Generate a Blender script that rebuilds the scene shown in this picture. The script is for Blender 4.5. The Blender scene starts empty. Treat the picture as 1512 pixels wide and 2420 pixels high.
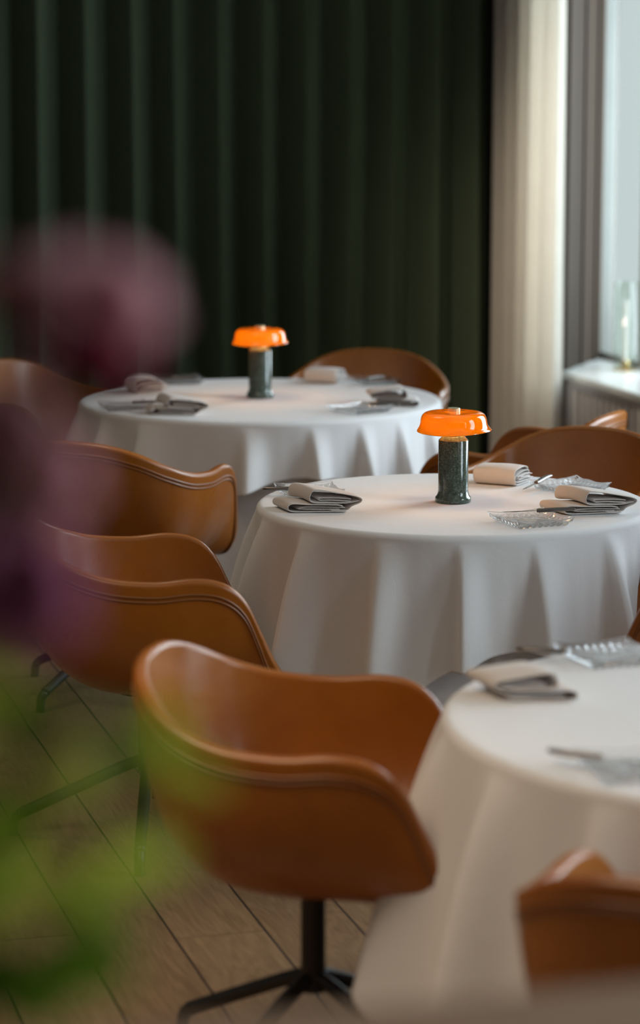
import bpy, bmesh, math, random
from mathutils import Vector, Matrix, Euler

# ------------------------------------------------------------------ camera, world, lights
SC = bpy.context.scene
COL = SC.collection
cam_d = bpy.data.cameras.new('camera')
cam = bpy.data.objects.new('camera', cam_d); COL.objects.link(cam)
cam.location = (0, 0, 1.9)
cam.rotation_euler = (math.radians(90 - 9.46), 0, 0)
cam_d.sensor_fit = 'VERTICAL'; cam_d.sensor_height = 36.0; cam_d.sensor_width = 24.0
cam_d.lens = 6300.0 / 2420.0 * 36.0
cam_d.clip_start = 0.05
cam_d.dof.use_dof = True
cam_d.dof.focus_distance = 6.95
cam_d.dof.aperture_fstop = 2.0
SC.camera = cam
SC.view_settings.view_transform = 'Standard'
SC.view_settings.look = 'None'
SC.view_settings.gamma = 1.0
SC.view_settings.use_curve_mapping = False
SC.view_settings.exposure = -0.22

world = bpy.data.worlds.new('world'); SC.world = world
world.use_nodes = True
wn = world.node_tree
bg = wn.nodes['Background']
bg.inputs['Color'].default_value = (0.545, 0.61, 0.62, 1)
bg.inputs['Strength'].default_value = 1.45

# room frame: V runs along the window wall away from the camera, U to the right
A_ROOM = math.atan2(0.2656, 0.9641)
def rm(u, v, z=0.0):
    return Vector((u * 0.9641 - v * 0.2656, u * 0.2656 + v * 0.9641, z))

def area(name, loc, target, sx, sy, power, color):
    l = bpy.data.lights.new(name, 'AREA'); l.shape = 'RECTANGLE'; l.size = sx; l.size_y = sy
    l.energy = power; l.color = color
    o = bpy.data.objects.new(name, l); COL.objects.link(o)
    o.location = loc
    d = (Vector(target) - Vector(loc)).normalized()
    o.rotation_euler = d.to_track_quat('-Z', 'Y').to_euler()
    return o
WINDOWS = [(9.85, 11.35), (6.9, 8.5), (3.9, 5.5), (0.9, 2.5)]
for i, (a, b) in enumerate(WINDOWS[1:]):
    area('daylight', rm(4.75, (a + b) / 2, 1.75), rm(0, (a + b) / 2, 1.0), b - a, 2.1, [150, 135, 240][i], (0.80, 0.89, 1.0))
area('daylight', rm(4.95, 10.5, 1.75), rm(0, 9.2, 1.0), 1.3, 2.1, 125, (0.80, 0.89, 1.0))
# warm fill lights added under the ceiling, standing in for warm room ambience
for (u, v, sx, sy, pw) in ((-0.4, 4.0, 1.2, 2.4, 36), (0.9, 7.4, 1.2, 1.2, 8)):
    o = area('warm_fill_light', rm(u, v, 3.1), rm(u + 0.15, v, 0), sx, sy, pw, (1.0, 0.78, 0.55))
    o.data.spread = math.radians(105)
o = area('warm_fill_light', rm(2.6, 9.0, 3.15), rm(4.0, 10.5, 1.2), 0.6, 0.6, 5, (1.0, 0.82, 0.64))  # added corner fill that brightens the ivory curtain and radiator cover
o.data.spread = math.radians(42)

# ------------------------------------------------------------------ materials
def new_mat(name):
    m = bpy.data.materials.new(name); m.use_nodes = True
    nt = m.node_tree
    return m, nt, nt.nodes['Principled BSDF']
def ramp(nt, fac, stops):
    r = nt.nodes.new('ShaderNodeValToRGB')
    els = r.color_ramp.elements
    els[0].position, els[0].color = stops[0][0], (*stops[0][1], 1)
    els[1].position, els[1].color = stops[1][0], (*stops[1][1], 1)
    for p, c in stops[2:]:
        e = els.new(p); e.color = (*c, 1)
    nt.links.new(fac, r.inputs['Fac'])
    return r.outputs['Color']
def coords(nt, kind='Object', scale=(1, 1, 1), rot=(0, 0, 0), loc=(0, 0, 0)):
    tc = nt.nodes.new('ShaderNodeTexCoord'); mp = nt.nodes.new('ShaderNodeMapping')
    nt.links.new(tc.outputs[kind], mp.inputs['Vector'])
    mp.inputs['Scale'].default_value = scale; mp.inputs['Rotation'].default_value = rot
    mp.inputs['Location'].default_value = loc
    return mp.outputs['Vector']
def noise(nt, vec, scale, detail=4, rough=0.55, dist=0.0):
    n = nt.nodes.new('ShaderNodeTexNoise')
    n.inputs['Scale'].default_value = scale; n.inputs['Detail'].default_value = detail
    n.inputs['Roughness'].default_value = rough; n.inputs['Distortion'].default_value = dist
    nt.links.new(vec, n.inputs['Vector'])
    return n.outputs['Fac']
def bump(nt, p, h, strength, distance=0.01):
    b = nt.nodes.new('ShaderNodeBump'); b.inputs['Strength'].default_value = strength
    b.inputs['Distance'].default_value = distance
    nt.links.new(h, b.inputs['Height']); nt.links.new(b.outputs['Normal'], p.inputs['Normal'])
def math_n(nt, op, a, b=None):
    n = nt.nodes.new('ShaderNodeMath'); n.operation = op
    for i, x in enumerate((a, b)):
        if x is None: continue
        if isinstance(x, (int, float)): n.inputs[i].default_value = x
        else: nt.links.new(x, n.inputs[i])
    return n.outputs[0]
def simple(name, color, rough=0.5, metal=0.0, var=0.0, nscale=8.0, bmp=0.0, coat=0.0, sheen=0.0, spec=None):
    m, nt, p = new_mat(name)
    v = coords(nt)
    f = noise(nt, v, nscale, 5)
    lo = tuple(c * (1 - var) for c in color); hi = tuple(min(1, c * (1 + var)) for c in color)
    nt.links.new(ramp(nt, f, [(0.3, lo), (0.7, hi)]), p.inputs['Base Color'])
    p.inputs['Roughness'].default_value = rough; p.inputs['Metallic'].default_value = metal
    p.inputs['Coat Weight'].default_value = coat
    if spec is not None: p.inputs['Specular IOR Level'].default_value = spec
    if sheen: p.inputs['Sheen Weight'].default_value = sheen
    if bmp: bump(nt, p, noise(nt, v, nscale * 25, 3), bmp, 0.001)
    return m

M = {}
def make_leather(name, lo, mid, hi, rough=0.36):
    m, nt, p = new_mat(name)
    v = coords(nt)
    f = noise(nt, v, 5.0, 6, 0.6, 0.4)
    nt.links.new(ramp(nt, f, [(0.25, lo), (0.75, hi), (0.5, mid)]), p.inputs['Base Color'])
    r = noise(nt, v, 18, 4)
    rr = ramp(nt, r, [(0.3, (rough - 0.06,) * 3), (0.7, (rough + 0.08,) * 3)])
    nt.links.new(rr, p.inputs['Roughness'])
    vo = nt.nodes.new('ShaderNodeTexVoronoi'); vo.inputs['Scale'].default_value = 420
    nt.links.new(v, vo.inputs['Vector'])
    p.inputs['Coat Weight'].default_value = 0.25; p.inputs['Coat Roughness'].default_value = 0.25
    h = math_n(nt, 'ADD', math_n(nt, 'MULTIPLY', vo.outputs['Distance'], 0.25), noise(nt, v, 30, 3))
    bump(nt, p, h, 0.10, 0.003)
    return m
M['leather'] = make_leather('cognac_leather', (0.25, 0.070, 0.004), (0.30, 0.087, 0.005), (0.345, 0.108, 0.007), 0.31)
M['piping'] = make_leather('leather_piping', (0.18, 0.055, 0.009), (0.22, 0.07, 0.012), (0.25, 0.08, 0.014))
M['black_metal'] = simple('black_powder_coat', (0.014, 0.013, 0.012), 0.42, 0.0, 0.1, 20, 0.1)
def make_linen(name, color, scale=900, wrinkle=0.25, rough=0.85):
    m, nt, p = new_mat(name)
    v = coords(nt)
    f = noise(nt, v, 3.0, 5)
    nt.links.new(ramp(nt, f, [(0.3, tuple(c * 0.97 for c in color)), (0.7, color)]), p.inputs['Base Color'])
    p.inputs['Roughness'].default_value = rough
    p.inputs['Sheen Weight'].default_value = 0.15
    p.inputs['Specular IOR Level'].default_value = 0.25
    a = noise(nt, v, 14, 5, 0.6, 0.8)
    b = noise(nt, v, scale, 2)
    h = math_n(nt, 'ADD', a, math_n(nt, 'MULTIPLY', b, 0.06))
    bump(nt, p, h, wrinkle, 0.008)
    return m
M['cloth'] = make_linen('white_table_linen', (0.74, 0.725, 0.725), wrinkle=0.16)
M['skirt'] = make_linen('grey_under_cloth', (0.70, 0.69, 0.70))
M['napkin'] = make_linen('sand_napkin_linen', (0.68, 0.62, 0.585), wrinkle=0.12)
M['wood_plain'] = simple('pale_oak', (0.30, 0.17, 0.09), 0.5, 0, 0.2, 6)
M['console'] = simple('tan_oak_top', (0.36, 0.22, 0.13), 0.45, 0, 0.15, 4)
M['wall'] = simple('wall_plaster', (0.24, 0.21, 0.185), 0.9, 0, 0.04, 4, 0.1)
M['dark_wall'] = simple('dark_wall_plaster', (0.05, 0.05, 0.045), 0.9, 0, 0.04, 4)
M['ceiling'] = simple('ceiling_paint', (0.45, 0.42, 0.38), 0.95, 0, 0.03, 3)
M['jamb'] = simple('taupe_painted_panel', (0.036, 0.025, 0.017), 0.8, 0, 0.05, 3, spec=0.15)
M['frame_paint'] = simple('window_frame_paint', (0.22, 0.225, 0.205), 0.4, 0, 0.04, 6)
M['sill'] = simple('white_lacquered_sill', (0.62, 0.64, 0.62), 0.22, 0, 0.03, 3, coat=0.3)
M['cover'] = simple('greige_painted_cover', (0.62, 0.57, 0.55), 0.5, 0, 0.04, 5)
M['cover_dark'] = simple('dark_inside_cover', (0.05, 0.043, 0.038), 0.8, 0, 0.05, 5)
M['brass'] = simple('brushed_brass', (0.72, 0.52, 0.24), 0.25, 1.0, 0.08, 40)
M['knob'] = simple('satin_gold_knob', (0.62, 0.56, 0.34), 0.35, 0.35, 0.04, 30)
M['steel'] = simple('polished_steel', (0.56, 0.56, 0.57), 0.18, 1.0, 0.05, 30)
M['dark_steel'] = simple('dark_steel_handle', (0.20, 0.18, 0.17), 0.3, 0.9, 0.1, 30)
M['candle'] = simple('white_candle_wax', (0.82, 0.82, 0.84), 0.4, 0, 0.02, 10)

def make_curtain(name, color, folds=1.0, trans=0.0, rough=0.9):
    m, nt, p = new_mat(name)
    v = coords(nt, scale=(1, 1, 1))
    f = noise(nt, v, 6, 4)
    nt.links.new(ramp(nt, f, [(0.3, tuple(c * 0.93 for c in color)), (0.7, color)]), p.inputs['Base Color'])
    p.inputs['Roughness'].default_value = rough; p.inputs['Specular IOR Level'].default_value = 0.2
    bump(nt, p, noise(nt, v, 500, 2), 0.15, 0.002)
    if trans > 0:
        out = nt.nodes['Material Output']
        t = nt.nodes.new('ShaderNodeBsdfTranslucent'); t.inputs['Color'].default_value = (*color, 1)
        mx = nt.nodes.new('ShaderNodeMixShader'); mx.inputs['Fac'].default_value = trans
        nt.links.new(p.outputs[0], mx.inputs[1]); nt.links.new(t.outputs[0], mx.inputs[2])
        nt.links.new(mx.outputs[0], out.inputs['Surface'])
    return m
M['green_curtain'] = make_curtain('bottle_green_curtain', (0.090, 0.124, 0.074))
M['beige_curtain'] = make_curtain('ivory_linen_curtain', (0.80, 0.76, 0.69), trans=0.5)

# floor: wide oak boards with dark joints
def make_floor():
    m, nt, p = new_mat('wide_oak_boards')
    v = coords(nt, rot=(0, 0, -A_ROOM))          # x = U, y = V
    sep = nt.nodes.new('ShaderNodeSeparateXYZ'); nt.links.new(v, sep.inputs[0])
    W = 0.206
    q = math_n(nt, 'DIVIDE', math_n(nt, 'SUBTRACT', sep.outputs[0], 1.195 - 10 * W), W)
    idx = math_n(nt, 'FLOOR', q); fr = math_n(nt, 'SUBTRACT', q, idx)
    edge = math_n(nt, 'MINIMUM', fr, math_n(nt, 'SUBTRACT', 1.0, fr))
    # end joints, each board shifted
    wn_ = nt.nodes.new('ShaderNodeTexWhiteNoise'); wn_.noise_dimensions = '1D'; nt.links.new(idx, wn_.inputs['W'])
    vv = math_n(nt, 'ADD', math_n(nt, 'DIVIDE', sep.outputs[1], 2.4), wn_.outputs['Value'])
    ive = math_n(nt, 'FLOOR', vv); fv = math_n(nt, 'SUBTRACT', vv, ive)
    ev = math_n(nt, 'MULTIPLY', math_n(nt, 'MINIMUM', fv, math_n(nt, 'SUBTRACT', 1.0, fv)), 2.4 / W)
    gap = math_n(nt, 'LESS_THAN', edge, 0.014)
    gap2 = math_n(nt, 'LESS_THAN', ev, 0.008)
    g = math_n(nt, 'MAXIMUM', gap, math_n(nt, 'MULTIPLY', gap2, 0.8))
    # per board tone
    w2 = nt.nodes.new('ShaderNodeTexWhiteNoise'); w2.noise_dimensions = '2D'
    cb = nt.nodes.new('ShaderNodeCombineXYZ'); nt.links.new(idx, cb.inputs[0]); nt.links.new(ive, cb.inputs[1])
    nt.links.new(cb.outputs[0], w2.inputs['Vector'])
    # grain: stretched noise with per board offset and cathedral rings
    off = nt.nodes.new('ShaderNodeCombineXYZ')
    nt.links.new(math_n(nt, 'ADD', math_n(nt, 'MULTIPLY', sep.outputs[0], 9.0), math_n(nt, 'MULTIPLY', w2.outputs['Value'], 37.0)), off.inputs[0])
    nt.links.new(math_n(nt, 'MULTIPLY', sep.outputs[1], 1.3), off.inputs[1])
    n1 = noise(nt, off.outputs[0], 1.0, 3, 0.5, 0.3)
    rings = math_n(nt, 'SINE', math_n(nt, 'MULTIPLY', n1, 95.0))
    off2 = nt.nodes.new('ShaderNodeCombineXYZ')
    nt.links.new(math_n(nt, 'MULTIPLY', sep.outputs[0], 130.0), off2.inputs[0])
    nt.links.new(math_n(nt, 'MULTIPLY', sep.outputs[1], 7.0), off2.inputs[1])
    n2 = noise(nt, off2.outputs[0], 1.0, 5, 0.6)
    grain = math_n(nt, 'ADD', math_n(nt, 'MULTIPLY', rings, 0.10), n2)
    tone = math_n(nt, 'ADD', grain, math_n(nt, 'MULTIPLY', w2.outputs['Value'], 0.25))
    c = ramp(nt, tone, [(0.25, (0.145, 0.082, 0.038)), (0.95, (0.285, 0.18, 0.095))])
    mx = nt.nodes.new('ShaderNodeMix'); mx.data_type = 'RGBA'
    nt.links.new(g, mx.inputs['Factor']); nt.links.new(c, mx.inputs[6]); mx.inputs[7].default_value = (0.012, 0.009, 0.007, 1)
    nt.links.new(mx.outputs[2], p.inputs['Base Color'])
    p.inputs['Roughness'].default_value = 0.42
    h = math_n(nt, 'SUBTRACT', math_n(nt, 'MULTIPLY', grain, 0.25), math_n(nt, 'MULTIPLY', g, 2.0))
    bump(nt, p, h, 0.35, 0.003)
    return m
M['floor'] = make_floor()

def make_marble():
    m, nt, p = new_mat('green_marble')
    v = coords(nt)
    v1 = noise(nt, v, 34, 7, 0.62, 2.6); v2 = noise(nt, coords(nt, loc=(3, 1, 2), scale=(1, 1, 1.6)), 60, 6, 0.6, 1.8)
    a1 = math_n(nt, 'ABSOLUTE', math_n(nt, 'SUBTRACT', v1, 0.5)); a2 = math_n(nt, 'ABSOLUTE', math_n(nt, 'SUBTRACT', v2, 0.5))
    av = math_n(nt, 'MINIMUM', a1, math_n(nt, 'MULTIPLY', a2, 1.3))
    vein = ramp(nt, av, [(0.0, (0.022, 0.031, 0.025)), (0.035, (0.062, 0.082, 0.066)), (0.14, (0.120, 0.150, 0.125))])
    n = noise(nt, v, 55, 8, 0.7, 1.5)
    fl = ramp(nt, n, [(0.30, (0.75, 0.78, 0.76)), (0.75, (1.9, 1.95, 1.9))])
    mu = nt.nodes.new('ShaderNodeMix'); mu.data_type = 'RGBA'; mu.blend_type = 'MULTIPLY'; mu.inputs['Factor'].default_value = 1
    nt.links.new(vein, mu.inputs[6]); nt.links.new(fl, mu.inputs[7])
    nt.links.new(mu.outputs[2], p.inputs['Base Color'])
    p.inputs['Roughness'].default_value = 0.13; p.inputs['Coat Weight'].default_value = 0.4; p.inputs['Coat Roughness'].default_value = 0.05
    return m
M['marble'] = make_marble()

def make_orange_glass():
    m, nt, p = new_mat('orange_opal_glass')
    out = nt.nodes['Material Output']
    p.inputs['Base Color'].default_value = (0.78, 0.23, 0.006, 1)
    p.inputs['Roughness'].default_value = 0.08; p.inputs['Coat Weight'].default_value = 1.0; p.inputs['Coat Roughness'].default_value = 0.03
    t = nt.nodes.new('ShaderNodeBsdfTranslucent'); t.inputs['Color'].default_value = (1.0, 0.56, 0.03, 1)
    mx = nt.nodes.new('ShaderNodeMixShader'); mx.inputs['Fac'].default_value = 0.85
    nt.links.new(p.outputs[0], mx.inputs[1]); nt.links.new(t.outputs[0], mx.inputs[2])
    gl = nt.nodes.new('ShaderNodeBsdfGlossy'); gl.inputs['Roughness'].default_value = 0.04; gl.inputs['Color'].default_value = (1, 1, 1, 1)
    fr = nt.nodes.new('ShaderNodeFresnel'); fr.inputs['IOR'].default_value = 1.5
    m2 = nt.nodes.new('ShaderNodeMixShader'); nt.links.new(fr.outputs[0], m2.inputs['Fac'])
    nt.links.new(mx.outputs[0], m2.inputs[1]); nt.links.new(gl.outputs[0], m2.inputs[2])
    nt.links.new(m2.outputs[0], out.inputs['Surface'])
    return m
M['orange'] = make_orange_glass()
def make_emit(name, color, strength):
    m, nt, p = new_mat(name)
    p.inputs['Base Color'].default_value = (*color, 1)
    p.inputs['Emission Color'].default_value = (*color, 1); p.inputs['Emission Strength'].default_value = strength
    return m
M['bulb'] = make_emit('lamp_led', (1.0, 0.55, 0.12), 9.0)
def make_glass(name, thin, tint=(1, 1, 1), rough=0.0, clear=0.5):
    m, nt, p = new_mat(name)
    out = nt.nodes['Material Output']
    tr = nt.nodes.new('ShaderNodeBsdfTransparent'); tr.inputs['Color'].default_value = (*tint, 1)
    if thin:
        g = nt.nodes.new('ShaderNodeBsdfGlossy'); g.inputs['Roughness'].default_value = 0.02
        lw = nt.nodes.new('ShaderNodeLayerWeight'); lw.inputs['Blend'].default_value = 0.5
        fac = math_n(nt, 'ADD', 0.04, math_n(nt, 'MULTIPLY', math_n(nt, 'POWER', lw.outputs['Facing'], 4.0), 0.35))
        mx = nt.nodes.new('ShaderNodeMixShader'); nt.links.new(fac, mx.inputs['Fac'])
    else:
        g = nt.nodes.new('ShaderNodeBsdfGlass'); g.inputs['IOR'].default_value = 1.5; g.inputs['Roughness'].default_value = rough
        mx = nt.nodes.new('ShaderNodeMixShader'); mx.inputs['Fac'].default_value = 1 - clear
    nt.links.new(tr.outputs[0], mx.inputs[1]); nt.links.new(g.outputs[0], mx.inputs[2])
    nt.links.new(mx.outputs[0], out.inputs['Surface'])
    return m
M['pane'] = make_glass('window_pane_glass', True, (0.97, 1.0, 0.99))
M['tube_glass'] = make_glass('candle_tube_glass', True, (0.93, 0.95, 0.93))
M['plate_glass'] = make_glass('pressed_plate_glass', False, (0.96, 0.97, 0.98), 0.02, 0.45)

def make_petal(name, c1, c2):
    m, nt, p = new_mat(name)
    out = nt.nodes['Material Output']
    v = coords(nt)
    c = ramp(nt, noise(nt, v, 60, 4), [(0.3, c1), (0.7, c2)])
    nt.links.new(c, p.inputs['Base Color']); p.inputs['Roughness'].default_value = 0.6
    t = nt.nodes.new('ShaderNodeBsdfTranslucent'); nt.links.new(c, t.inputs['Color'])
    mx = nt.nodes.new('ShaderNodeMixShader'); mx.inputs['Fac'].default_value = 0.4
    nt.links.new(p.outputs[0], mx.inputs[1]); nt.links.new(t.outputs[0], mx.inputs[2])
    nt.links.new(mx.outputs[0], out.inputs['Surface'])
    return m
M['pink'] = make_petal('dusty_pink_petal', (0.78, 0.42, 0.46), (0.88, 0.54, 0.58))
M['purple'] = make_petal('purple_petal', (0.46, 0.15, 0.25), (0.58, 0.23, 0.34))
M['mauve'] = make_petal('mauve_petal', (0.55, 0.26, 0.27), (0.66, 0.34, 0.35))
M['crimson'] = make_petal('crimson_petal', (0.30, 0.03, 0.07), (0.40, 0.06, 0.10))
M['leaf'] = make_petal('fresh_green_leaf', (0.50, 0.58, 0.05), (0.62, 0.70, 0.08))
M['dark_leaf'] = make_petal('deep_green_leaf', (0.09, 0.17, 0.010), (0.16, 0.26, 0.015))
M['vase'] = simple('stoneware_vase', (0.20, 0.18, 0.16), 0.4, 0, 0.15, 12)

# ------------------------------------------------------------------ mesh helpers
def obj(name, verts, faces, mat, parent=None, smooth=True, loc=None):
    me = bpy.data.meshes.new(name)
    me.from_pydata([tuple(v) for v in verts], [], faces)
    me.validate(); me.update()
    if smooth: me.polygons.foreach_set('use_smooth', [True] * len(me.polygons))
    me.materials.append(mat)
    o = bpy.data.objects.new(name, me); COL.objects.link(o)
    if parent: o.parent = parent
    if loc is not None: o.location = loc
    return o
def tag(o, label=None, cat=None, group=None, kind=None):
    if label: o['label'] = label
    if cat: o['category'] = cat
    if group: o['group'] = group
    if kind: o['kind'] = kind
    return o
def thing(name, label, cat, loc=(0, 0, 0), rz=0.0, group=None):
    o = bpy.data.objects.new(name, None); COL.objects.link(o)
    o.empty_display_size = 0.1
    o.location = loc; o.rotation_euler = (0, 0, rz)
    return tag(o, label, cat, group)
class MB:
    def __init__(s): s.v = []; s.f = []
    def add(s, v, f):
        n = len(s.v); s.v += [Vector(a) for a in v]; s.f += [tuple(i + n for i in q) for q in f]
        return s
    def box(s, x0, x1, y0, y1, z0, z1, fn=None):
        v = [(x, y, z) for x in (x0, x1) for y in (y0, y1) for z in (z0, z1)]
        if fn: v = [fn(*a) for a in v]
        f = [(0, 1, 3, 2), (4, 6, 7, 5), (0, 4, 5, 1), (2, 3, 7, 6), (0, 2, 6, 4), (1, 5, 7, 3)]
        return s.add(v, f)
    def tube(s, pts, r, n=12, closed=False, caps=True):
        pts = [Vector(p) for p in pts]; N = len(pts)
        rs = r if isinstance(r, (list, tuple)) else [r] * N
        up = Vector((0, 0, 1)); rings = []
        prev = None
        for i, p in enumerate(pts):
            if closed: t = (pts[(i + 1) % N] - pts[i - 1]).normalized()
            else: t = (pts[min(i + 1, N - 1)] - pts[max(i - 1, 0)]).normalized()
            if prev is None:
                a = t.cross(up)
                if a.length < 1e-3: a = t.cross(Vector((1, 0, 0)))
            else: a = prev - t * prev.dot(t)
            a.normalize(); prev = a; b = t.cross(a)
            rings.append([p + (a * math.cos(2 * math.pi * k / n) + b * math.sin(2 * math.pi * k / n)) * rs[i] for k in range(n)])
        base = len(s.v)
        for rg in rings: s.v += rg
        M_ = N if closed else N - 1
        for i in range(M_):
            j = (i + 1) % N
            for k in range(n):
                l = (k + 1) % n
                s.f.append((base + i * n + k, base + i * n + l, base + j * n + l, base + j * n + k))
        if caps and not closed:
            s.f.append(tuple(base + k for k in range(n))[::-1])
            s.f.append(tuple(base + (N - 1) * n + k for k in range(n)))
        return s
    def lathe(s, prof, n=48, c=(0, 0, 0), wob=None):
        base = len(s.v)
        for i, (r, z) in enumerate(prof):
            for k in range(n):
                a = 2 * math.pi * k / n
                rr, zz = (r, z) if wob is None else wob(r, z, a)
                s.v.append(Vector((c[0] + rr * math.cos(a), c[1] + rr * math.sin(a), c[2] + zz)))
        for i in range(len(prof) - 1):
            for k in range(n):
                l = (k + 1) % n
                s.f.append((base + i * n + k, base + i * n + l, base + (i + 1) * n + l, base + (i + 1) * n + k))
        s.f.append(tuple(base + k for k in range(n))[::-1])
        s.f.append(tuple(base + (len(prof) - 1) * n + k for k in range(n)))
        return s
    def build(s, name, mat, parent=None, smooth=False, bevel=0.0, loc=None):
        o = obj(name, s.v, s.f, mat, parent, smooth, loc)
        bm = bmesh.new(); bm.from_mesh(o.data); bmesh.ops.recalc_face_normals(bm, faces=bm.faces); bm.to_mesh(o.data); bm.free()
        if bevel:
            b = o.modifiers.new('bevel', 'BEVEL'); b.width = bevel; b.segments = 2; b.limit_method = 'ANGLE'
        return o
def smooth_by_angle(o, deg=35):
    me = o.data
    me.polygons.foreach_set('use_smooth', [True] * len(me.polygons))
    bm = bmesh.new(); bm.from_mesh(me)
    for e in bm.edges:
        if len(e.link_faces) == 2 and e.calc_face_angle(0) > math.radians(deg): e.smooth = False
    bm.to_mesh(me); bm.free()
    return o
def catmull(pts, n, closed=False):
    P = [Vector(p) for p in pts]; N = len(P); out = []
    segs = N if closed else N - 1
    for i in range(segs):
        if closed: p0, p1, p2, p3 = P[i - 1], P[i], P[(i + 1) % N], P[(i + 2) % N]
        else: p0, p1, p2, p3 = P[max(i - 1, 0)], P[i], P[i + 1], P[min(i + 2, N - 1)]
        for k in range(n):
            t = k / n
            out.append(0.5 * ((2 * p1) + (p2 - p0) * t + (2 * p0 - 5 * p1 + 4 * p2 - p3) * t * t + (3 * p1 - p0 - 3 * p2 + p3) * t ** 3))
    if not closed: out.append(P[-1].copy())
    return out
def copy_tree(o, parent=None):
    c = o.copy(); COL.objects.link(c)
    if parent: c.parent = parent
    for ch in [x for x in bpy.data.objects if x.parent == o]:
        copy_tree(ch, c)
    return c
def rbox(u0, u1, v0, v1, z0, z1):
    return MB().box(u0, u1, v0, v1, z0, z1, lambda a, b, c: rm(a, b, c))

# ------------------------------------------------------------------ the room
U0, U1, V0, V1, HC = -3.6, 4.10, -1.6, 11.62, 3.3
DEP = 0.42
tag(rbox(U0 - .2, U1 + DEP, V0 - .2, V1 + .2, -0.1, 0.0).build('floor', M['floor']), kind='structure')
tag(rbox(U0 - .2, U1 + DEP, V0 - .2, V1 + .2, HC, HC + .1).build('ceiling', M['ceiling']), kind='structure')
tag(rbox(U0 - .2, U1 + DEP, V1, V1 + .2, 0, HC).build('wall_back', M['dark_wall']), kind='structure')
tag(rbox(U0 - .2, U0, V0, V1, 0, HC).build('wall_left', M['wall']), kind='structure')
tag(rbox(U0 - .2, U1 + DEP, V0 - .2, V0, 0, HC).build('wall_front', M['wall']), kind='structure')
ZS, ZT = 0.60, 2.85
w = MB()
edges = [V0] + [x for ab in sorted(WINDOWS) for x in ab] + [V1]
SPL = 0.48                                   # the far reveal of window 1 is splayed towards the room
for i in range(0, len(edges) - 2, 2):
    w.box(U1, U1 + DEP, edges[i], edges[i + 1], 0, HC, lambda a, b, c: rm(a, b, c))
pl = [(U1, 11.35 - SPL), (U1 + DEP - .05, 11.35), (U1 + DEP, 11.35), (U1 + DEP, V1), (U1, V1)]
w.add([rm(a, b, z) for z in (0, HC) for a, b in pl], [(0, 1, 2, 3, 4), (9, 8, 7, 6, 5)] + [(k, (k + 1) % 5, (k + 1) % 5 + 5, k + 5) for k in range(5)])
for a, b in WINDOWS:
    w.box(U1, U1 + DEP, a, b, ZT, HC, lambda a, b, c: rm(a, b, c))
    w.box(U1 + 0.14, U1 + DEP, a, b, 0, ZS - 0.03, lambda a, b, c: rm(a, b, c))
tag(w.build('wall_right', M['wall']), kind='structure')
UG = U1 + 0.36
for i, (a, b) in enumerate(WINDOWS):
    win = tag(thing('window_%d' % (i + 1), None, None, rm(0, 0, 0)), kind='structure')
    f = MB(); R_ = lambda a, b, c: rm(a, b, c)
    t = 0.035
    f.box(UG - .03, UG + .04, a, a + t, ZS, ZT, R_); f.box(UG - .03, UG + .04, b - t, b, ZS, ZT, R_)
    f.box(UG - .03, UG + .04, a, b, ZS, ZS + .03, R_); f.box(UG - .03, UG + .04, a, b, ZT - .06, ZT, R_)
    k = 1 if b - a < 1.2 else 2
    for j in range(1, k + 1):
        vm = b - (b - a) * j / (k + 1) - 0.03
        f.box(UG - .025, UG + .035, vm - .03, vm + .03, ZS, ZT, R_)
    f.build('window_frame', M['frame_paint'], win, bevel=0.004)
    rbox(UG, UG + .006, a + t, b - t, ZS + .03, ZT - .06).build('window_pane', M['pane'], win)
    # panelled reveal (taupe) on the far and near side of the niche
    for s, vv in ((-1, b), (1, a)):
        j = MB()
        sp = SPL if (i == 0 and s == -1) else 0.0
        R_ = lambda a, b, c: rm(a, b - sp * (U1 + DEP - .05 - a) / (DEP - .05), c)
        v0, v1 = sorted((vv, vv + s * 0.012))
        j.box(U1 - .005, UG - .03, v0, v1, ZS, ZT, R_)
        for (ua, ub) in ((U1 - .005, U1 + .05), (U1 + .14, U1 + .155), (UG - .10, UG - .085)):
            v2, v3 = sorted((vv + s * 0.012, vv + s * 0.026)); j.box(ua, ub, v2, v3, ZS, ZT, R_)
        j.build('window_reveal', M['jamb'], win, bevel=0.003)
    R_ = lambda a, b, c: rm(a, b, c)
    rbox(U1 - 0.025, UG - 0.03, a - 0.0, b, ZS - .032, ZS).build('window_sill', M['sill'], win, bevel=0.006)
for (nm, u0, u1, v0, v1) in (('baseboard_left', U0, U0 + .02, V0, V1), ('baseboard_back', U0, U1, V1 - .02, V1), ('baseboard_right', U1 - .02, U1, WINDOWS[1][1], WINDOWS[0][0])):
    tag(rbox(u0, u1, v0, v1, 0, .12).build(nm, M['jamb'], bevel=.003), kind='structure')

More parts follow.
